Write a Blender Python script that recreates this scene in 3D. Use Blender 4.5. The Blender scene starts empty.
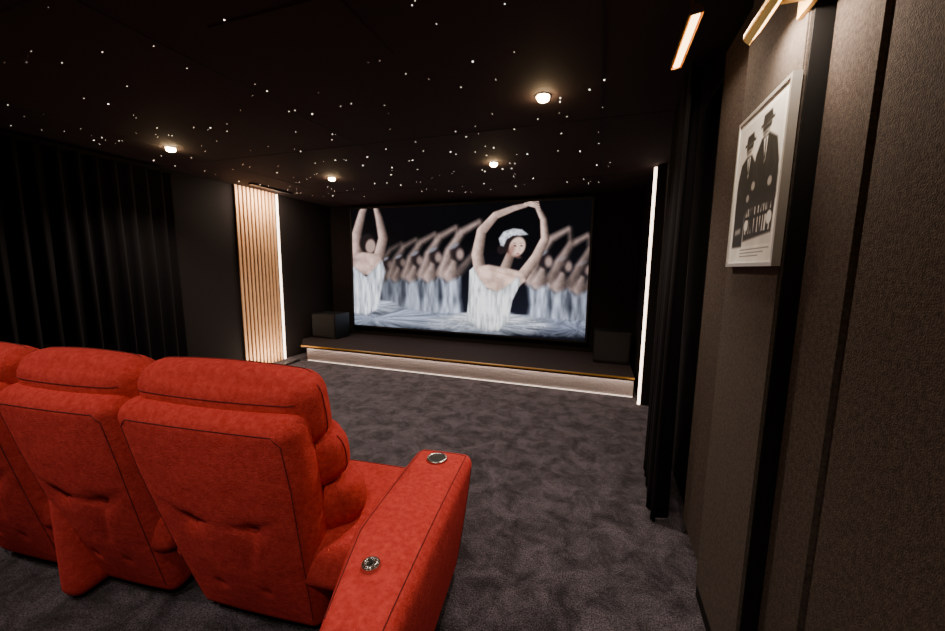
import bpy, bmesh, math, random
import numpy as np
from mathutils import Vector, Matrix
random.seed(7); rng=np.random.RandomState(5)
H=2.57; XL=-4.735; XR=0.60; YB=5.76; YF=-2.0
def s2l(c): return tuple((x/255/12.92 if x/255<=.04045 else ((x/255+.055)/1.055)**2.4) for x in c)
# ---------------- materials
def mat(name,col,rough=.8,metal=0,var=0.,vscale=8,bump=0.,bscale=300,emit=None,es=0,sheen=0,col2=None,detail=4,spec=.5,bump2=0,bscale2=6,nosample=False):
    m=bpy.data.materials.new(name); m.use_nodes=True; nt=m.node_tree; b=nt.nodes['Principled BSDF']
    L=s2l(col); b.inputs['Base Color'].default_value=(*L,1); b.inputs['Roughness'].default_value=rough; b.inputs['Metallic'].default_value=metal
    b.inputs['Specular IOR Level'].default_value=spec
    if sheen: b.inputs['Sheen Weight'].default_value=sheen; b.inputs['Sheen Tint'].default_value=(*s2l([min(255,x*1.3+20) for x in col]),1)
    tc=nt.nodes.new('ShaderNodeTexCoord')
    if var or col2:
        n=nt.nodes.new('ShaderNodeTexNoise'); n.inputs['Scale'].default_value=vscale; n.inputs['Detail'].default_value=detail; n.inputs['Roughness'].default_value=.65
        r=nt.nodes.new('ShaderNodeValToRGB'); r.color_ramp.elements[0].position=.35; r.color_ramp.elements[1].position=.65
        c2=s2l(col2) if col2 else tuple(x*(1+var) for x in L); c1=L if col2 else tuple(x*(1-var) for x in L)
        r.color_ramp.elements[0].color=(*c1,1); r.color_ramp.elements[1].color=(*c2,1)
        nt.links.new(tc.outputs['Object'],n.inputs['Vector']); nt.links.new(n.outputs['Fac'],r.inputs['Fac']); nt.links.new(r.outputs['Color'],b.inputs['Base Color'])
    if bump:
        n=nt.nodes.new('ShaderNodeTexNoise'); n.inputs['Scale'].default_value=bscale; n.inputs['Detail'].default_value=3
        bp=nt.nodes.new('ShaderNodeBump'); bp.inputs['Strength'].default_value=bump; bp.inputs['Distance'].default_value=.01
        nt.links.new(tc.outputs['Object'],n.inputs['Vector']); nt.links.new(n.outputs['Fac'],bp.inputs['Height']); nt.links.new(bp.outputs['Normal'],b.inputs['Normal'])
        if bump2:
            n2=nt.nodes.new('ShaderNodeTexNoise'); n2.inputs['Scale'].default_value=bscale2
            b2=nt.nodes.new('ShaderNodeBump'); b2.inputs['Strength'].default_value=bump2; b2.inputs['Distance'].default_value=.05
            nt.links.new(tc.outputs['Object'],n2.inputs['Vector']); nt.links.new(n2.outputs['Fac'],b2.inputs['Height']); nt.links.new(b2.outputs['Normal'],bp.inputs['Normal'])
    if emit is not None:
        b.inputs['Emission Color'].default_value=(*s2l(emit),1); b.inputs['Emission Strength'].default_value=es
    if nosample: m.cycles.emission_sampling='NONE'
    return m
M={}
M['ceil']=mat('ceiling_fabric_black',(50,38,38),.9,bump=.1,bscale=400,spec=.2)
M['wallblack']=mat('wall_black_fabric',(27,22,22),.9,bump=.15,bscale=350,spec=.15)
M['seam']=mat('seam_black',(8,7,7),.9)
M['panel']=mat('acoustic_fabric_brown',(70,61,56),.95,var=.32,vscale=90,bump=.45,bscale=260,spec=.1,sheen=.03)
M['panel_lit']=mat('acoustic_fabric_brown_lit',(80,72,67),.95,var=.22,vscale=90,bump=.35,bscale=260,spec=.1)  # same brown fabric, picture-lamp light put into a lighter colour
M['darkedge']=mat('pilaster_edge_black',(13,11,11),.8,spec=.2)
M['curtain']=mat('velvet_black',(20,18,20),.9,sheen=.22,spec=.1)
M['wood']=mat('slat_oak',(222,170,124),.5,var=.08,vscale=5)
M['feltback']=mat('slat_felt_black',(34,20,13),.95)
M['red']=mat('red_suede',(176,50,48),.95,col2=(200,70,64),vscale=48,detail=9,bump=.32,bscale=170,sheen=.25,spec=.08,bump2=.18,bscale2=8)
M['stitch']=mat('dark_red_stitch',(96,20,22),.9)
M['darkbase']=mat('sofa_base_black',(18,15,15),.8)
M['steel']=mat('brushed_steel',(200,198,195),.25,metal=1)
M['black']=mat('black_plastic',(12,12,12),.5)
M['brass']=mat('brass',(205,160,80),.28,metal=1)
M['gold']=mat('gold_trim',(225,170,80),.4,metal=.8)
M['riser']=mat('stage_carpet_grey',(165,156,154),.95,var=.2,vscale=60,bump=.4,bscale=250,spec=.1)
M['stagetop']=mat('stage_top_carpet',(50,42,42),.95,var=.25,vscale=40,bump=.4,bscale=250,spec=.1)
M['alu']=mat('frame_aluminium',(205,203,200),.4,metal=.7)
M['ledw']=mat('led_white',(255,255,255),.5,emit=(255,222,196),es=7)
M['ledskirt']=mat('led_skirt',(255,255,255),.5,emit=(255,226,206),es=1.5)
M['leds']=mat('led_stage',(255,255,255),.5,emit=(255,226,206),es=15)
M['bulb']=mat('downlight_bulb',(255,255,255),.5,emit=(255,215,160),es=190)
M['star']=mat('star_fibre',(255,255,255),.5,emit=(255,235,215),es=10,nosample=True)
M['lampglow']=mat('lamp_diffuser',(255,255,255),.5,emit=(255,205,140),es=9)
M['grille']=mat('speaker_cloth',(26,23,23),.85,var=.2,vscale=200,bump=.4,bscale=400)
# carpet
def carpet():
    m=bpy.data.materials.new('carpet_charcoal'); m.use_nodes=True; nt=m.node_tree; b=nt.nodes['Principled BSDF']
    b.inputs['Roughness'].default_value=1; b.inputs['Specular IOR Level'].default_value=.05; b.inputs['Sheen Weight'].default_value=.1
    tc=nt.nodes.new('ShaderNodeTexCoord')
    n1=nt.nodes.new('ShaderNodeTexNoise'); n1.inputs['Scale'].default_value=5.5; n1.inputs['Detail'].default_value=10; n1.inputs['Roughness'].default_value=.78; n1.inputs['Distortion'].default_value=.5
    r=nt.nodes.new('ShaderNodeValToRGB'); r.color_ramp.elements[0].position=.40; r.color_ramp.elements[1].position=.62
    r.color_ramp.elements[0].color=(*s2l((43,39,44)),1); r.color_ramp.elements[1].color=(*s2l((88,81,90)),1)
    n2=nt.nodes.new('ShaderNodeTexNoise'); n2.inputs['Scale'].default_value=150; n2.inputs['Detail'].default_value=2
    mx=nt.nodes.new('ShaderNodeMix'); mx.data_type='RGBA'; mx.blend_type='OVERLAY'; mx.inputs[0].default_value=.75
    r2=nt.nodes.new('ShaderNodeValToRGB'); r2.color_ramp.elements[0].position=.33; r2.color_ramp.elements[1].position=.67
    nt.links.new(tc.outputs['Object'],n1.inputs['Vector']); nt.links.new(tc.outputs['Object'],n2.inputs['Vector'])
    nt.links.new(n1.outputs['Fac'],r.inputs['Fac']); nt.links.new(n2.outputs['Fac'],r2.inputs['Fac'])
    nt.links.new(r.outputs['Color'],mx.inputs[6]); nt.links.new(r2.outputs['Color'],mx.inputs[7]); nt.links.new(mx.outputs[2],b.inputs['Base Color'])
    bp=nt.nodes.new('ShaderNodeBump'); bp.inputs['Strength'].default_value=.8; bp.inputs['Distance'].default_value=.01
    nt.links.new(n2.outputs['Fac'],bp.inputs['Height']); nt.links.new(bp.outputs['Normal'],b.inputs['Normal'])
    return m
M['carpet']=carpet()
# ---------------- mesh helpers
def link(o,parent=None):
    bpy.context.collection.objects.link(o)
    if parent: o.parent=parent
    return o
def empty(name,loc=(0,0,0),rz=0):
    e=bpy.data.objects.new(name,None); e.location=loc; e.rotation_euler=(0,0,rz); e.empty_display_size=.1; return link(e)
def from_bm(bm,name,m,parent=None,smooth=False):
    me=bpy.data.meshes.new(name); bm.to_mesh(me); bm.free()
    me.materials.append(m)
    if smooth:
        for p in me.polygons: p.use_smooth=True
    return link(bpy.data.objects.new(name,me),parent)
def add_box(bm,x0,x1,y0,y1,z0,z1):
    r=bmesh.ops.create_cube(bm,size=1)
    for v in r['verts']:
        v.co=Vector(((x0+x1)/2+v.co.x*(x1-x0),(y0+y1)/2+v.co.y*(y1-y0),(z0+z1)/2+v.co.z*(z1-z0)))
    return r['verts']
def box(name,m,x0,x1,y0,y1,z0,z1,parent=None,bev=0):
    bm=bmesh.new(); add_box(bm,x0,x1,y0,y1,z0,z1)
    if bev: bmesh.ops.bevel(bm,geom=bm.edges[:],offset=bev,segments=4,affect='EDGES')
    return from_bm(bm,name,m,parent)
def rbox_map(hx,hy,hz,r,bulge=(0,0,0),pinch=(),fn=None):
    def f(p):
        q=Vector((max(-hx+r,min(hx-r,p[0])),max(-hy+r,min(hy-r,p[1])),max(-hz+r,min(hz-r,p[2]))))
        d=Vector(p)-q
        o=q+(d.normalized()*r if d.length>1e-9 else d)
        sx,sy,sz=[max(0,1-(a/h)**2) for a,h in zip(p,(hx,hy,hz))]
        o.x+=bulge[0]*(p[0]/hx)*sy*sz; o.y+=bulge[1]*(p[1]/hy)*sx*sz; o.z+=bulge[2]*(p[2]/hz)*sx*sy
        for (ax,a,b,dep,sg,sgn) in pinch:
            if ax=='y' and p[1]*sgn>hy*.5:
                g=math.exp(-(((p[0]-a)/sg[0])**2+((p[2]-b)/sg[1])**2)); o.y-=sgn*dep*g
            if ax=='z' and p[2]*sgn>hz*.5:
                g=math.exp(-(((p[0]-a)/sg[0])**2+((p[1]-b)/sg[1])**2)); o.z-=sgn*dep*g
        if fn: o=fn(o)
        return o
    return f
def cushion(name,m,size,loc,rot=(0,0,0),r=.05,bulge=(0,0,0),pinch=(),fn=None,parent=None,step=.025,seams=()):
    hx,hy,hz=[s/2 for s in size]; r=min(r,hx*.98,hy*.98,hz*.98)
    f=rbox_map(hx,hy,hz,r,bulge,pinch,fn)
    bm=bmesh.new(); cache={}
    def vert(p):
        k=(round(p[0],5),round(p[1],5),round(p[2],5))
        if k not in cache: cache[k]=bm.verts.new(f(p))
        return cache[k]
    hs=(hx,hy,hz); ns=[max(4,int(2*h/step)) for h in hs]
    def lin(ax,i):
        t=i/ns[ax]; return hs[ax]*(-math.cos(math.pi*t)*.35+(2*t-1)*.65)
    for ax in range(3):
        u,v=(ax+1)%3,(ax+2)%3
        for sg in (-1,1):
            for i in range(ns[u]):
                for j in range(ns[v]):
                    q=[]
                    for (a,b) in ((i,j),(i+1,j),(i+1,j+1),(i,j+1)):
                        p=[0,0,0]; p[ax]=sg*hs[ax]; p[u]=lin(u,a); p[v]=lin(v,b); q.append(vert(p))
                    if sg<0: q.reverse()
                    try: bm.faces.new(q)
                    except ValueError: pass
    o=from_bm(bm,name,m,parent,True); o.location=loc; o.rotation_euler=rot
    for k,(pts,closed) in enumerate(seams):
        P=[]; n=len(pts)
        for i in range(n if closed else n-1):
            a=Vector(pts[i]); b=Vector(pts[(i+1)%n]); c=max(2,int((b-a).length/.02))
            for j in range(c): P.append(a.lerp(b,j/c))
        if not closed: P.append(Vector(pts[-1]))
        cu=bpy.data.curves.new(name+'_seam','CURVE'); cu.dimensions='3D'; cu.bevel_depth=.0019; cu.bevel_resolution=1
        sp=cu.splines.new('POLY'); sp.points.add(len(P)-1); sp.use_cyclic_u=closed
        for q,p in zip(sp.points,P): w=f(p); q.co=(*w,1)
        cu.materials.append(M['stitch']); c=bpy.data.objects.new(name+'_seam_%d'%(k+1),cu); link(c,parent); c.location=loc; c.rotation_euler=rot
    return o
def cyl(name,m,r,h,loc,parent=None,seg=32,r2=None,rot=(0,0,0)):
    bm=bmesh.new(); bmesh.ops.create_cone(bm,cap_ends=True,segments=seg,radius1=r,radius2=r if r2 is None else r2,depth=h)
    o=from_bm(bm,name,m,parent,False); o.location=loc; o.rotation_euler=rot; return o
def torus(name,m,R,r,loc,parent=None,rot=(0,0,0)):
    bm=bmesh.new(); n,k=40,10
    vs=[[bm.verts.new(((R+r*math.cos(b))*math.cos(a),(R+r*math.cos(b))*math.sin(a),r*math.sin(b))) for b in [2*math.pi*j/k for j in range(k)]] for a in [2*math.pi*i/n for i in range(n)]]
    for i in range(n):
        for j in range(k): bm.faces.new((vs[i][j],vs[(i+1)%n][j],vs[(i+1)%n][(j+1)%k],vs[i][(j+1)%k]))
    o=from_bm(bm,name,m,parent,True); o.location=loc; o.rotation_euler=rot; return o
# ---------------- room shell
box('floor',M['carpet'],XL-.1,XR+.1,YF-.1,YB+.1,-.1,0)
box('ceiling',M['ceil'],XL-.1,XR+.1,YF-.1,YB+.1,H,H+.1)
box('wall_left',M['wallblack'],XL-.1,XL,YF-.1,YB+.1,0,H)
box('wall_right',M['wallblack'],XR,XR+.1,YF-.1,YB+.1,0,H)
box('wall_back',M['wallblack'],XL,XR,YB,YB+.1,0,H)
box('wall_front',M['wallblack'],XL,XR,YF-.1,YF,0,H)
bm=bmesh.new()
for x in (-.044,-2.1,-3.9): add_box(bm,x-.004,x+.004,YF,YB,H-.002,H)
for y in (1.0,2.95,4.7): add_box(bm,XL,XR,y-.003,y+.003,H-.002,H)
from_bm(bm,'trim_1',M['seam'])
bm=bmesh.new(); add_box(bm,-1.75,-1.05,1.35,1.8,H-.006,H-.001); from_bm(bm,'ceiling_vent',M['ceil'])
bm=bmesh.new()
for i in range(230):
    x=rng.uniform(-4.5,.1); y=rng.uniform(.6,5.2)
    if x>-.4 and y<2: continue
    r=rng.choice([.0012,.0020,.0036],p=[.52,.36,.12])*(.6+.17*y)
    bmesh.ops.create_icosphere(bm,subdivisions=1,radius=r,matrix=Matrix.Translation((x,y,H-.001)))
from_bm(bm,'starlight_ceiling_fibres',M['star'])
# downlights
def downlight(x,y,power=38,col=(1,.84,.68),angle=125):
    e=empty('ceiling_downlight',(x,y,H))
    torus('ring',M['steel'],.046,.005,(0,0,-.002),e)
    bm=bmesh.new(); bmesh.ops.create_uvsphere(bm,u_segments=20,v_segments=10,radius=.038)
    for v in bm.verts: v.co.z*=.6
    o=from_bm(bm,'bulb',M['bulb'],e,True); o.location=(0,0,-.014)
    l=bpy.data.lights.new('downlight_lamp','SPOT'); l.energy=power; l.color=col; l.spot_size=math.radians(angle); l.spot_blend=.7; l.shadow_soft_size=.03
    lo=bpy.data.objects.new('lamp',l); link(lo,e); lo.location=(0,0,-.055)
for x,y in ((-3.85,2.52),(-.39,2.48),(-3.18,3.92),(-1.09,3.84)): downlight(x,y,110)
for x,y in ((-2.9,.0),(-1.35,-.1),(-.15,-.35)): downlight(x,y,52,(1,.88,.76))
# ---------------- right wall pieces
e=empty('acoustic_wall_panels')
for n,a,b in (('panel_near',.10,1.078),('panel_mid',1.086,1.308),('panel_rear',-1.9,.092)):
    box(n,M['panel'],.546,.598,a,b,.08,H-.01,e,bev=.012)
e=empty('wall_pilaster')
box('core',M['darkedge'],.506,.599,1.31,1.80,0,H-.001,e)
box('fabric_face',M['panel_lit'],.497,.510,1.318,1.79,.08,H-.01,e,bev=.004)
box('side_panel',M['panel'],.53,.598,1.805,2.25,.08,H-.01,e,bev=.008)
box('baseboard_right',M['darkedge'],.56,.599,-1.9,1.3,0,.08)
e=empty('wall_panel_dark')
box('panel',M['wallblack'],.51,.599,4.42,5.75,0,H-.001,e)
e=empty('led_strip_light')
box('profile',M['black'],.515,.598,4.365,4.419,.0,H-.01,e)
box('diffuser',M['ledw'],.486,.512,4.370,4.400,.0,H-.02,e)
# ---------------- curtains
def curtain(name,xb,dirn,y0,y1,amp,pleat,zt,zb=.01,seed=1,flare=.4,near=0):
    rs=np.random.RandomState(seed); ny=int((y1-y0)/.006); nz=24
    ph=np.cumsum(rs.uniform(.7,1.35,ny)*(2*math.pi/pleat)*.006); am=np.interp(np.arange(ny),np.linspace(0,ny,14),rs.uniform(.6,1.1,14))
    bm=bmesh.new(); V=[]
    for k in range(nz+1):
        z=zb+(zt-zb)*k/nz; row=[]
        for i in range(ny):
            t=1-k/nz
            a=amp*am[i]*(.75+flare*t)
            s=math.sin(ph[i]+.25*math.sin(3*t+i*.02)*t)
            s=math.copysign(abs(s)**.8,s)
            row.append(bm.verts.new((xb+dirn*(amp*1.2+near*(1-i/ny)+a*s),y0+(y1-y0)*i/(ny-1)+.01*math.sin(ph[i]*.5+t*2)*t,z)))
        V.append(row)
    for k in range(nz):
        for i in range(ny-1): bm.faces.new((V[k][i],V[k][i+1],V[k+1][i+1],V[k+1][i]))
    o=from_bm(bm,name,M['curtain'],None,True)
    md=o.modifiers.new('solid','SOLIDIFY'); md.thickness=.004
    return o
curtain('velvet_curtain',.525,-1,2.27,2.95,.055,.12,H-.02,seed=3,near=.045)
curtain('velvet_curtain.001',XL+.02,1,1.62,3.0,.06,.14,H-.06,seed=5)
# ---------------- left wall slats
e=empty('slatted_wall_panel')
box('felt_backing',M['feltback'],XL+.002,XL+.02,3.84,4.52,.0,H-.002,e)
bm=bmesh.new()
for i in range(11):
    y=3.842+i*.061; add_box(bm,XL+.0195,XL+.038,y,y+.033,.0,H-.004)
from_bm(bm,'slats',M['wood'],e)
for z,s,en in ((H-.03,-1,28),(.03,1,11)):  # added fill lights above and below, only to brighten the slats
    l=bpy.data.lights.new('slat_fill_light','AREA'); l.shape='RECTANGLE'; l.size=.04; l.size_y=.62; l.energy=en; l.color=(1,.80,.60)
    lo=bpy.data.objects.new('added_slat_fill',l); link(lo,e); lo.location=(XL+.32,4.18,z)
    lo.rotation_euler=(0,math.radians(24) if s<0 else math.radians(180-24),0)
box('added_fill_housing',M['black'],XL+.29,XL+.35,3.84,4.52,H-.024,H-.002,e)  # invented housing for the added upper fill light
box('added_floor_fill_housing',M['black'],XL+.29,XL+.35,3.84,4.52,.001,.022,e)  # invented housing for the added floor-level fill light
e=empty('led_strip_light.001')
box('diffuser',M['ledw'],XL+.004,XL+.035,4.535,4.55,.0,H-.01,e)
# ---------------- stage
e=empty('stage_platform')
def prism(name,m,pts,z0,z1,parent):
    bm=bmesh.new(); a=[bm.verts.new((x,y,z0)) for x,y in pts]; b=[bm.verts.new((x,y,z1)) for x,y in pts]
    n=len(pts); bm.faces.new(a[::-1]); bm.faces.new(b)
    for i in range(n): bm.faces.new((a[i],a[(i+1)%n],b[(i+1)%n],b[i]))
    return from_bm(bm,name,m,parent)
prism('riser',M['riser'],[(XL+.01,5.02),(-4.31,4.60),(.455,4.60),(.455,5.74),(XL+.01,5.74)],.0,.215,e)
prism('top',M['stagetop'],[(XL+.01,4.95),(-4.36,4.53),(.455,4.53),(.455,5.74),(XL+.01,5.74)],.215,.252,e)
box('gold_nosing',M['gold'],-4.36,.455,4.516,4.545,.240,.2545,e)
box('led_under_lip',M['leds'],-4.30,.45,4.556,4.571,.208,.2145,e)
box('led_skirting',M['ledskirt'],-4.30,.45,4.585,4.598,.002,.010,e)
# ---------------- screen frame & painted picture meshes
def homog(dst):
    src=[(0,0),(1,0),(1,1),(0,1)]; A=[];B=[]
    for (x,y),(u,v) in zip(src,dst):
        A.append([x,y,1,0,0,0,-u*x,-u*y]);B.append(u);A.append([0,0,0,x,y,1,-v*x,-v*y]);B.append(v)
    return np.linalg.solve(np.array(A,float),np.array(B,float))
_T=np.random.RandomState(11).rand(256,256)
def vn(x,y):
    xi=np.floor(x).astype(int); yi=np.floor(y).astype(int); fx=x-xi; fy=y-yi; fx=fx*fx*(3-2*fx); fy=fy*fy*(3-2*fy)
    g=lambda a,b:_T[a%256,b%256]
    return (g(xi,yi)*(1-fx)+g(xi+1,yi)*fx)*(1-fy)+(g(xi,yi+1)*(1-fx)+g(xi+1,yi+1)*fx)*fy
def fbm(x,y): return (vn(x,y)+.5*vn(2*x+7,2*y+3)+.25*vn(4*x+1,4*y+9))/1.75
class Canvas:
    def __init__(s,X,Y,col): s.X=X;s.Y=Y;s.C=np.ones(X.shape+(3,))*np.array(col,float)
    def blend(s,m,col):
        col=np.array(col,float)
        if col.ndim==1: col=col[None,None,:]
        s.C=s.C*(1-m[...,None])+col*m[...,None]
    def limb(s,pts,col,soft=.8,a=1,shade=.45):
        best=np.full(s.X.shape,1e9); side=np.zeros(s.X.shape)
        for (x0,y0,r0),(x1,y1,r1) in zip(pts[:-1],pts[1:]):
            dx,dy=x1-x0,y1-y0; L=dx*dx+dy*dy+1e-9
            t=np.clip(((s.X-x0)*dx+(s.Y-y0)*dy)/L,0,1)
            ex=s.X-x0-t*dx; ey=s.Y-y0-t*dy; rr=r0+(r1-r0)*t; d=np.hypot(ex,ey)-rr
            k=d<best; best=np.where(k,d,best); side=np.where(k,(ex-ey*.3)/np.maximum(rr,.1),side)
        m=np.clip(.5-best/soft,0,1)*a
        sh=(1-shade*np.clip(side*.8+.35,0,1))*(.85+.3*fbm(s.X*.25,s.Y*.25) if shade else 1)
        s.blend(m,np.clip(np.array(col)[None,None,:]*(sh[...,None] if shade else 1),0,255))
    def ell(s,cx,cy,rx,ry,col,soft=.15,rot=0,a=1):
        c,n=math.cos(rot),math.sin(rot); x=(s.X-cx)*c+(s.Y-cy)*n; y=-(s.X-cx)*n+(s.Y-cy)*c
        d=np.hypot(x/rx,y/ry)-1; s.blend(np.clip(.5-d/soft,0,1)*a,col)
    def poly(s,pts,col,soft=1.,a=1,tex=0,seed=0,sx=.9,sy=.12):
        n=len(pts); dmin=np.full(s.X.shape,1e9); ins=np.zeros(s.X.shape,bool)
        for i in range(n):
            x0,y0=pts[i];x1,y1=pts[(i+1)%n]; dx,dy=x1-x0,y1-y0;L=dx*dx+dy*dy+1e-9
            t=np.clip(((s.X-x0)*dx+(s.Y-y0)*dy)/L,0,1); dmin=np.minimum(dmin,np.hypot(s.X-x0-t*dx,s.Y-y0-t*dy))
            cr=((y0>s.Y)!=(y1>s.Y))&(s.X<(x1-x0)*(s.Y-y0)/(y1-y0+1e-12)+x0); ins^=cr
        d=np.where(ins,-dmin,dmin); m=np.clip(.5-d/soft,0,1)*a
        col=np.array(col,float)
        if tex:
            w=fbm(s.X*sx+seed*3.1,s.Y*sy+seed); s.blend(m,np.clip(col[None,None,:]*(1-tex+2*tex*w)[...,None]*np.clip(1-.25*np.exp(np.minimum(d,0)*.5),0,1)[...,None],0,255))
        else: s.blend(m,col)
def picture_mesh(name,nx,ny,P00,P10,P01,paint,strength,parent,quad=None,diffuse=False):
    S,T=np.meshgrid(np.linspace(0,1,nx),np.linspace(0,1,ny))
    if quad:
        h=homog(quad); w=h[6]*S+h[7]*T+1; U=(h[0]*S+h[1]*T+h[2])/w; V=(h[3]*S+h[4]*T+h[5])/w
    else: U,V=S,T
    cv=paint(U,V); C=np.clip(cv.C/255,0,1); C=np.where(C<=.04045,C/12.92,((C+.055)/1.055)**2.4)
    P00,P10,P01=map(np.array,(P00,P10,P01))
    P=P00+(P10-P00)*S[...,None]+(P01-P00)*T[...,None]
    me=bpy.data.meshes.new(name); idx=np.arange(nx*ny).reshape(ny,nx)
    F=np.stack([idx[1:,:-1],idx[1:,1:],idx[:-1,1:],idx[:-1,:-1]],-1).reshape(-1,4)
    me.from_pydata(P.reshape(-1,3).tolist(),[],F.tolist())
    ca=me.color_attributes.new('paint','FLOAT_COLOR','POINT'); buf=np.ones((nx*ny,4),np.float32); buf[:,:3]=C.reshape(-1,3); ca.data.foreach_set('color',buf.ravel())
    m=bpy.data.materials.new(name+'_picture'); m.use_nodes=True; nt=m.node_tree; b=nt.nodes['Principled BSDF']
    at=nt.nodes.new('ShaderNodeAttribute'); at.attribute_name='paint'
    if diffuse:
        nt.links.new(at.outputs['Color'],b.inputs['Base Color']); b.inputs['Roughness'].default_value=.5
    else:
        b.inputs['Base Color'].default_value=(0,0,0,1); b.inputs['Roughness'].default_value=.6;b.inputs['Specular IOR Level'].default_value=.1
        nt.links.new(at.outputs['Color'],b.inputs['Emission Color']); b.inputs['Emission Strength'].default_value=strength
        m.cycles.emission_sampling='NONE'
    me.materials.append(m); return link(bpy.data.objects.new(name,me),parent)
def paint_ballet(U,V):
    c=Canvas(U,V,(5,5,8))
    g=np.clip((V-240)/80,0,1); c.C+= g[...,None]*np.array([16,18,26])
    sk=(196,166,158); cs=(176,184,204)
    def back(x,y,s=1.,al=.9,br=1.):
        k=[v*br for v in sk]; q=[v*br for v in cs]
        c.limb([(x-7*s,y+6*s,4.2*s),(x-1*s,y-13*s,3.5*s),(x+10*s,y-29*s,2.8*s),(x+24*s,y-37*s,1.8*s)],k,4.4,al,.6)
        c.limb([(x+7*s,y+5*s,3.6*s),(x+19*s,y-9*s,2.8*s),(x+26*s,y-26*s,2.2*s),(x+25*s,y-38*s,1.5*s)],[v*.65 for v in k],4.4,al*.8,.6)
        c.limb([(x,y+8*s,6.4*s),(x+3*s,y-3*s,3*s)],k,4,al,.6)
        c.ell(x+5*s,y-12*s,5.2*s,6.6*s,(34,26,29),.6,0,al)
        c.ell(x+8*s,y-10*s,3.*s,4.4*s,[v*.85 for v in k],.9,0,al); c.ell(x+3*s,y-17*s,4.*s,1.8*s,(160,165,182),.9,-.5,al*.6)
        c.poly([(x-9*s,y+9*s),(x-3*s,y+13*s),(x+8*s,y+9*s),(x+8*s,y+26*s),(x+12*s,y+50*s),(x-12*s,y+50*s),(x-7*s,y+26*s)],q,5.,al,.6,x,.3,.05)
    for x,y,s,b in ((384,272,.78,.5),(397,271,.86,.65),(413,270,.98,.8),(431,268,1.1,.92),(452,266,1.2,1.0)): back(x,y,s,.9,b)
    for x,y,s,b in ((596,282,.95,.6),(580,280,1.06,.75),(560,277,1.14,.88),(540,273,1.2,.98)): back(x,y,s,.9,b)
    def tutu(cx,cy,rx,ry,col,seed,a=1):
        ang=np.arctan2((V-cy)/ry,(U-cx)/rx); rad=np.hypot((U-cx)/rx,(V-cy)/ry)
        w=.35+.95*fbm(ang*7+seed*5+20,rad*2.5+seed)
        w=w*(1-.45*np.clip((V-cy)/ry,0,1))
        m=np.clip((1.0-rad+.16*(vn(ang*12+30,seed+rad*0)-.5))/.2,0,1)*a
        c.blend(m,np.clip(np.array(col)[None,None,:]*w[...,None],0,255))
    for k,(cx,cy) in enumerate(((400,320),(425,321),(450,322),(556,327),(578,328),(535,326))): tutu(cx,cy,30,10,(138,146,172),k*1.7,.8)
    tutu(374,319,70,14,(168,178,204),2.2,.95)
    tutu(366,308,38,9,(190,198,218),5.2,.85)
    S=(205,170,160)
    c.limb([(358,262,6.4),(357,234,4.9),(363,212,3.6),(367,204,2.4)],S,1.6,1,.65)
    c.limb([(378,262,5.8),(384,238,4.8),(380,218,3.6),(376,205,2.2)],S,1.6,1,.65)
    c.ell(368,243,8,9.5,(26,20,22),.3,0,1); c.ell(371,246,5,7,[v*.8 for v in S],.4,.1)
    c.poly([(352,254),(364,252),(380,254),(385,268),(374,276),(352,274)],S,1.8,1,.3,2,.15,.15)
    c.poly([(352,266),(358,270),(366,277),(376,267),(383,260),(386,272),(382,290),(378,310),(366,316),(352,314)],(208,213,226),1.6,1,.5,3,.5,.08)
    tutu(490,324,70,13,(200,208,228),1.1)
    tutu(488,319,42,8,(226,230,240),4.1,.8)
    K=(228,190,176)
    c.limb([(482,272,6.2),(479,254,5.8),(483,231,4.8),(497,215,3.7),(515,208,2.8),(527,205,2)],K,1.3,1,.65)
    c.limb([(523,276,5.6),(537,257,5.),(546,238,4.2),(544,219,3.2),(538,207,2.3),(532,202,1.5)],K,1.3,1,.7)
    for k in range(4): c.limb([(526,204,1.1),(534+k,200.5+k*2.2,.7),(539+k*.5,202+k*2.4,.5)],K,.8,1,.2)
    c.limb([(505,272,5.4),(512,254,4.4)],[v*.72 for v in K],1.6,1,.6)
    c.poly([(477,266),(490,264),(506,267),(524,271),(527,280),(516,290),(498,292),(480,284)],K,2.,1,.28,6,.12,.15)
    c.limb([(492,269,.5),(505,273,.6),(518,276,.5)],[170,124,112],1.6,.5,0)
    c.limb([(499,277,.5),(500,288,.5)],[170,124,112],2,.5,0)
    c.ell(513,241,11,12,(30,23,25),.2,.35); c.ell(503,249,4.5,4.5,(30,23,25),.3)
    c.ell(518.5,246,7.6,9.8,K,.25,.4)
    c.ell(512.5,250,3,6.8,(140,98,90),.9,.4,.75)
    c.ell(518,255.5,4.4,2,(150,108,98),.9,.3,.5)
    c.poly([(502,245),(500,238),(505,231),(514,228),(523,229),(529,234),(523,235),(514,235),(508,239),(505,246)],(214,218,230),1.4,1,.4,9,.7,.7)
    for ex in (516.4,522.6): c.ell(ex,245.2,1.5,.75,(34,22,24),.6,.15,.8); c.limb([(ex-1.8,242.4,.3),(ex+1.4,242.5,.25)],(70,46,42),.7,.7,0)
    c.limb([(520.3,246,.3),(521.4,250,.45)],(176,126,114),.9,.6,0)
    c.ell(519.2,253,1.8,.75,(150,62,62),.6,.25,.8)
    c.poly([(471,270),(475,266),(480,277),(489,288),(499,291),(511,284),(520,275),(522,283),(514,300),(510,322),(500,331),(480,329),(468,320),(470,298)],(236,238,244),1.3,1,.42,1,.6,.10)
    for k in range(70):
        a=rng.uniform(0,2*math.pi); x=490+60*math.cos(a)*rng.uniform(.4,1); y=324+9*math.sin(a)*rng.uniform(.3,1)
        c.ell(x,y,rng.uniform(.8,2.2),.6,(236,239,248),.9,rng.uniform(-.5,.5),.4)
    v=np.clip((V-322)/18,0,1); c.C*=(1-.32*v[...,None])
    return c
e=empty('projection_screen')
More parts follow.
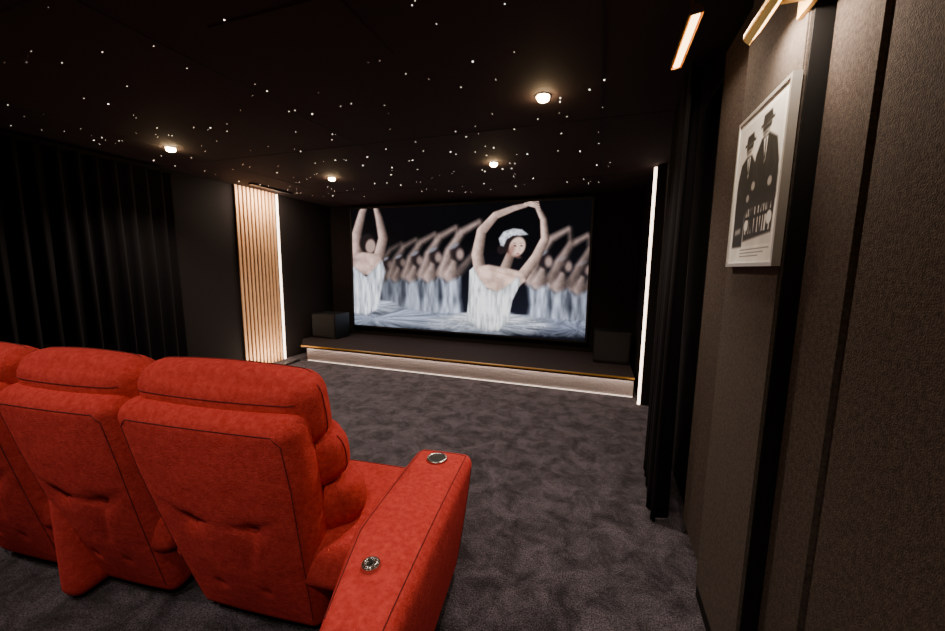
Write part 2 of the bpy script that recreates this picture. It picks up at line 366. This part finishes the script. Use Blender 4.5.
bm=bmesh.new(); x0,x1,z0,z1=-4.227,-.149,.423,2.492; b=.03; y0,y1=5.69,5.757
add_box(bm,x0-b,x1+b,y0,y1,z1,z1+b); add_box(bm,x0-b,x1+b,y0,y1,z0-b,z0); add_box(bm,x0-b,x0,y0,y1,z0,z1); add_box(bm,x1,x1+b,y0,y1,z0,z1)
from_bm(bm,'frame',M['black'],e)
box('panel_back',M['black'],x0,x1,5.715,5.757,z0,z1,e)
picture_mesh('image_surface',430,222,(x0,5.705,z1),(x1,5.705,z1),(x0,5.705,z0),paint_ballet,1.6,e,quad=[(352,209),(591,199),(586,340),(354,326)])
# ---------------- poster
def paint_poster(U,V):
    c=Canvas(U,V,(246,245,242)); B=(10,9,10)
    c.poly([(.07,.05),(.94,.05),(.94,.885),(.07,.885)],(226,224,221),.01)
    c.C*=(.84+.32*fbm(U*3,V*4))[...,None]
    G=(165,160,156)
    c.poly([(.07,.62),(.07,.46),(.30,.42),(.60,.42),(.94,.47),(.94,.62)],(70,68,67),.03)
    c.poly([(.12,.46),(.32,.43),(.32,.52),(.10,.54)],(120,118,116),.03)
    c.poly([(.46,.30),(.55,.215),(.70,.205),(.86,.27),(.93,.42),(.93,.62),(.46,.64),(.43,.42)],B,.02)
    c.ell(.63,.155,.085,.062,G,.2); c.ell(.60,.17,.03,.05,(110,106,102),.6)
    c.poly([(.51,.125),(.77,.118),(.77,.136),(.51,.144)],B,.01); c.poly([(.545,.125),(.56,.075),(.71,.07),(.735,.12)],B,.015)
    c.poly([(.55,.148),(.73,.143),(.72,.172),(.56,.176)],B,.01); c.limb([(.61,.192,.004),(.66,.19,.004)],(60,56,54),.01,1,0)
    c.poly([(.60,.225),(.68,.22),(.665,.36),(.645,.38)],(235,234,231),.01); c.poly([(.632,.23),(.655,.23),(.66,.35),(.648,.37),(.636,.35)],B,.008)
    c.poly([(.07,.42),(.13,.30),(.24,.265),(.36,.27),(.48,.36),(.50,.64),(.07,.68)],B,.02)
    c.ell(.29,.20,.082,.06,G,.2); c.ell(.25,.21,.03,.05,(110,106,102),.6)
    c.poly([(.17,.172),(.42,.166),(.42,.184),(.17,.19)],B,.01); c.poly([(.205,.172),(.22,.125),(.36,.12),(.385,.17)],B,.015)
    c.poly([(.215,.194),(.375,.19),(.37,.218),(.225,.222)],B,.01); c.limb([(.27,.238,.004),(.32,.236,.004)],(60,56,54),.01,1,0)
    c.poly([(.26,.28),(.335,.275),(.32,.40),(.305,.42)],(235,234,231),.01); c.poly([(.29,.285),(.312,.285),(.316,.38),(.305,.40),(.294,.38)],B,.008)
    for p in (((.52,.28,.008),(.50,.40,.012),(.56,.50,.008)),((.80,.29,.006),(.87,.42,.012),(.80,.50,.006)),((.16,.34,.008),(.13,.46,.012),(.22,.55,.006)),((.42,.34,.006),(.46,.46,.010),(.38,.54,.006)),((.72,.26,.005),(.72,.46,.008))): c.limb(list(p),(74,72,72),.035,.6,0)
    c.ell(.46,.49,.04,.03,G,.4); c.ell(.80,.51,.04,.03,G,.4); c.ell(.36,.56,.035,.026,G,.4)
    c.poly([(.07,.60),(.32,.58),(.32,.885),(.07,.885)],(20,19,20),.02)
    c.poly([(.32,.60),(.94,.58),(.92,.82),(.34,.85)],(26,24,24),.02)
    sm=np.clip((U-.34)/.02,0,1)*np.clip((.90-U)/.02,0,1)*np.clip((V-.63)/.01,0,1)*np.clip((.81-V)/.01,0,1)
    c.blend(sm*np.clip(vn(U*55,V*7)*3.2-1.5,0,1),(228,226,224))
    c.poly([(.34,.69),(.92,.68),(.92,.702),(.34,.712)],B,.01)
    c.ell(.86,.73,.05,.042,(240,240,238),.25); c.ell(.385,.745,.045,.038,(240,240,238),.25)
    c.poly([(.12,.76),(.26,.75),(.26,.79),(.12,.80)],(190,188,186),.02,.8)
    for k in range(3):
        c.poly([(.30,.907+k*.022),(.92-k*.1,.907+k*.022),(.92-k*.1,.913+k*.022),(.30,.913+k*.022)],(120,118,116),.006)
    return c
e=empty('framed_poster')
PY0,PY1,PZ0,PZ1=1.312,1.725,1.515,2.045
X=.474; bm=bmesh.new(); fw=.012
for a in ((PY0,PY1,PZ1-fw,PZ1),(PY0,PY1,PZ0,PZ0+fw),(PY0,PY0+fw,PZ0+fw,PZ1-fw),(PY1-fw,PY1,PZ0+fw,PZ1-fw)): add_box(bm,X,.4965,*a)
from_bm(bm,'frame',M['alu'],e)
picture_mesh('print',220,300,(X+.004,PY1-fw,PZ1-fw),(X+.004,PY0+fw,PZ1-fw),(X+.004,PY1-fw,PZ0+fw),paint_poster,0,e,diffuse=True)
# ---------------- picture lights
def picture_light(name,c,L,mount,power,tilt=0,ltilt=None):
    e=empty(name,c)
    bm=bmesh.new(); n=14; R=.022; half=L/2
    prof=[(R*math.cos(a),R*math.sin(a)) for a in [math.pi*i/n for i in range(n+1)]]
    prof=[(R,-.012)]+prof+[(-R,-.012)]
    A=[bm.verts.new((x,-half,z)) for x,z in prof]; B_=[bm.verts.new((x,half,z)) for x,z in prof]
    for i in range(len(prof)-1): bm.faces.new((A[i],A[i+1],B_[i+1],B_[i]))
    bm.faces.new(A); bm.faces.new(B_[::-1])
    t=math.radians(tilt)
    s=from_bm(bm,'shade',M['brass'],e); s.rotation_euler=(0,t,0)
    d=box('diffuser',M['lampglow'],-.013,.013,-half+.012,half-.012,-.012,-.004,e); d.rotation_euler=(0,t,0)
    if mount=='ceil':
        for y in (-half*.5,half*.5): cyl('stem',M['brass'],.006,H-c[2]-.02,(0,y,(H-c[2])/2+.01),e,12)
    else:
        w=mount-c[0]; box('arm',M['brass'],.0,w,-.008,.008,.006,.018,e); box('plate',M['brass'],w-.012,w,-.05,.05,-.02,.04,e)
    l=bpy.data.lights.new('picture_lamp','AREA'); l.shape='RECTANGLE'; l.size=.03; l.size_y=L*.9; l.energy=power; l.color=(1,.82,.64)
    lo=bpy.data.objects.new('lamp',l); link(lo,e); lo.location=(-math.sin(t)*.02,0,-math.cos(t)*.02)
    lo.rotation_euler=(0,t if ltilt is None else math.radians(ltilt),0)
picture_light('picture_light',(.29,1.88,2.45),.40,'ceil',5,-8,12)
picture_light('picture_light.001',(.405,1.31,2.215),.27,.497,8,-50,-22)
# ---------------- speakers
def speaker(name,x0,x1,y0,y1,z0,z1):
    e=empty(name); box('cabinet',M['black'],x0,x1,y0,y1,z0,z1,e,.008)
    box('grille',M['grille'],x0+.015,x1-.015,y0-.012,y0+.004,z0+.03,z1-.015,e,.005)
    for sx in (x0+.03,x1-.03): cyl('foot',M['black'],.015,.01,(sx,y0+.05,z0-.003),e,12)
speaker('subwoofer_speaker',-.02,.43,5.12,5.5,.262,.68)
speaker('subwoofer_speaker.001',-4.66,-4.17,5.10,5.48,.262,.68)
# ---------------- sofa
sofa=empty('recliner_sofa',(0,0,0),math.radians(6.2))
def seat(k,cx,w,cush=None):
    n='seat%d_'%k
    T=math.radians(13)
    hh=.505
    def taper(o):
        s=.78+.22*min(1,max(0,(o.z+hh)/(hh*1.5)))**.8; return Vector((o.x*s,o.y,o.z))
    hx=w/2
    y=-.065; ins=.045
    seam=[(-hx+ins,y,-hh+.08),(-hx+ins,y,hh-ins-.03),(-hx+ins+.03,y,hh-ins),(hx-ins-.03,y,hh-ins),(hx-ins,y,hh-ins-.03),(hx-ins,y,-hh+.08)]
    wr=[]
    for s in (-1,1):
        wr.append(('y',s*w*.19,.05,.017,(.022,.020),-1)); wr.append(('y',s*w*.19,.05,.010,(.07,.05),-1))
        for j in range(1,7): wr.append(('y',s*(w*.19-.010*j),.05-.035*j,.007-.0008*j,(.012,.03),-1))   # folds below tuft
        for j in range(1,5): wr.append(('y',s*(w*.19+.028*j),.05+.016*j,.006-.001*j,(.028,.010),-1))   # fold to side edge
        for j in range(1,4): wr.append(('y',s*(w*.19-.03*j),.05+.004*j,.005,(.028,.010),-1))
    for s in (-1,1): wr.append(('y',s*w*.17,-.28,.010,(.02,.02),-1))
    cushion(n+'back_shell',M['red'],(w,.13,2*hh),(cx,1.105,.525),(T,0,0),r=.06,bulge=(0,.035,0),
        pinch=wr,fn=taper,parent=sofa,seams=[(seam,False)],step=.013)
    hw=hx-.01
    cushion(n+'headrest',M['red'],(w-.01,.17,.27),(cx+.015,1.09,1.005),(math.radians(12),0,0),r=.075,bulge=(.01,.02,.02),parent=sofa,
        seams=[([(-hw+.03,-.085,.06),(hw-.03,-.085,.06)],False),([(-hw+.03,.03,.135),(hw-.03,.03,.135)],False),([(hx-.005,.0,.10),(hx-.005,.0,-.10)],False)])
    cushion(n+'mid_pillow',M['red'],(w+.02,.20,.25),(cx+.01,1.17,.80),(math.radians(12),0,0),r=.09,bulge=(.025,.03,.02),parent=sofa,
        seams=[([(hx+.01,.0,.09),(hx+.01,.0,-.09)],False)])
    cushion(n+'lumbar_pillow',M['red'],(w+.05,.22,.27),(cx+.02,1.235,.59),(math.radians(12),0,0),r=.10,bulge=(.03,.03,.02),parent=sofa)
    a,b=cush or (cx-hx,cx+hx)
    cushion(n+'seat_cushion',M['red'],(b-a,.60,.22),((a+b)/2,1.38,.385),r=.06,bulge=(0,.01,.02),
        pinch=[('z',x,yy,.024,(.035,.035),1) for x in (-.2,.05,.26) for yy in (-.02,.16)]+[('z',.05,-.02,.010,(.4,.018),1),('z',.05,.16,.010,(.4,.018),1)],parent=sofa,
        seams=[([(-(b-a)/2+.03,.25,.11),((b-a)/2-.03,.25,.11)],False)])
    cushion(n+'footrest_panel',M['red'],(b-a-.02,.08,.24),((a+b)/2,1.60,.20),r=.035,parent=sofa)
    box(n+'base',M['darkbase'],a+.08,b-.03,1.26,1.56,.02,.28,sofa)
seat(1,-1.15,.74,(-1.50,-.645))
seat(2,-1.83,.61); seat(3,-2.46,.62); seat(4,-3.10,.62,(-3.5,-2.79))
def arm(name,cx,w,y0,y1,z1,r=.05,flip=1):
    L=y1-y0; hz=z1/2
    def shp(o):
        t=min(1,max(0,(o.z+hz)/(2*hz)))
        x=o.x
        if o.x*flip>0: x=o.x-flip*.07*(1-t)**1.2*(abs(o.x)/(w/2))
        else:
            q=min(1,max(0,(-.14-o.y)/(L/2-.14))); x=o.x+flip*.10*q*(abs(o.x)/(w/2))
        yy=o.y- (.05*(1-t) if o.y>0 else 0)*(o.y/(L/2))
        return Vector((x,yy,o.z+.012*math.sin(min(1,max(0,o.y/L+.5))*math.pi)*(1 if o.z>0 else 0)))
    e1=w/2-.03
    cushion(name,M['red'],(w,L,z1-.02),(cx,(y0+y1)/2,z1/2+.01),r=r,bulge=(.012,.01,.012),fn=shp,parent=sofa,
       seams=[([(-e1,-L/2+.05,hz-.01),(-e1,L/2-.05,hz-.01),(e1,L/2-.05,hz-.01),(e1,-L/2+.05,hz-.01)],False),
              ([(w/2,L/2-.06,hz-.06),(w/2,L/2-.07,-hz+.05)],False)])
arm('right_armrest',-.497,.29,.69,1.68,.60)
arm('left_armrest',-3.62,.29,.69,1.68,.60,flip=-1)
cushion('side_divider',M['red'],(.12,.38,.52),(-2.04,1.22,.28),r=.05,parent=sofa)
zt=.622
torus('cup_holder_ring',M['steel'],.042,.006,(-.502,1.545,zt-.004),sofa)
cyl('cup_holder_well',M['black'],.040,.01,(-.502,1.545,zt-.006),sofa)
cyl('control_plate',M['steel'],.030,.012,(-.50,.905,zt-.002),sofa,r2=.027)
torus('control_ring',M['steel'],.018,.004,(-.50,.905,zt+.006),sofa)
cyl('control_button',M['black'],.007,.006,(-.50,.905,zt+.008),sofa,16)
# ---------------- world, camera
w=bpy.data.worlds.new('w'); bpy.context.scene.world=w; w.use_nodes=True
w.node_tree.nodes['Background'].inputs[0].default_value=(.8,.7,.65,1); w.node_tree.nodes['Background'].inputs[1].default_value=.02
yaw,pitch,roll=[math.radians(a) for a in (18.692,7.429,.734)]
fwd=Vector((-math.sin(yaw)*math.cos(pitch),math.cos(yaw)*math.cos(pitch),-math.sin(pitch)))
r0=Vector((math.cos(yaw),math.sin(yaw),0)); u0=r0.cross(fwd)
r2=r0*math.cos(roll)+u0*math.sin(roll); u2=-r0*math.sin(roll)+u0*math.cos(roll)
cam=bpy.data.cameras.new('camera'); co=bpy.data.objects.new('camera',cam); link(co)
cam.sensor_width=36; cam.lens=36*369.627/945; cam.clip_start=.02
mm=Matrix((r2,u2,-fwd)).transposed().to_4x4(); mm.translation=Vector((0,0,1.5)); co.matrix_world=mm
bpy.context.scene.camera=co
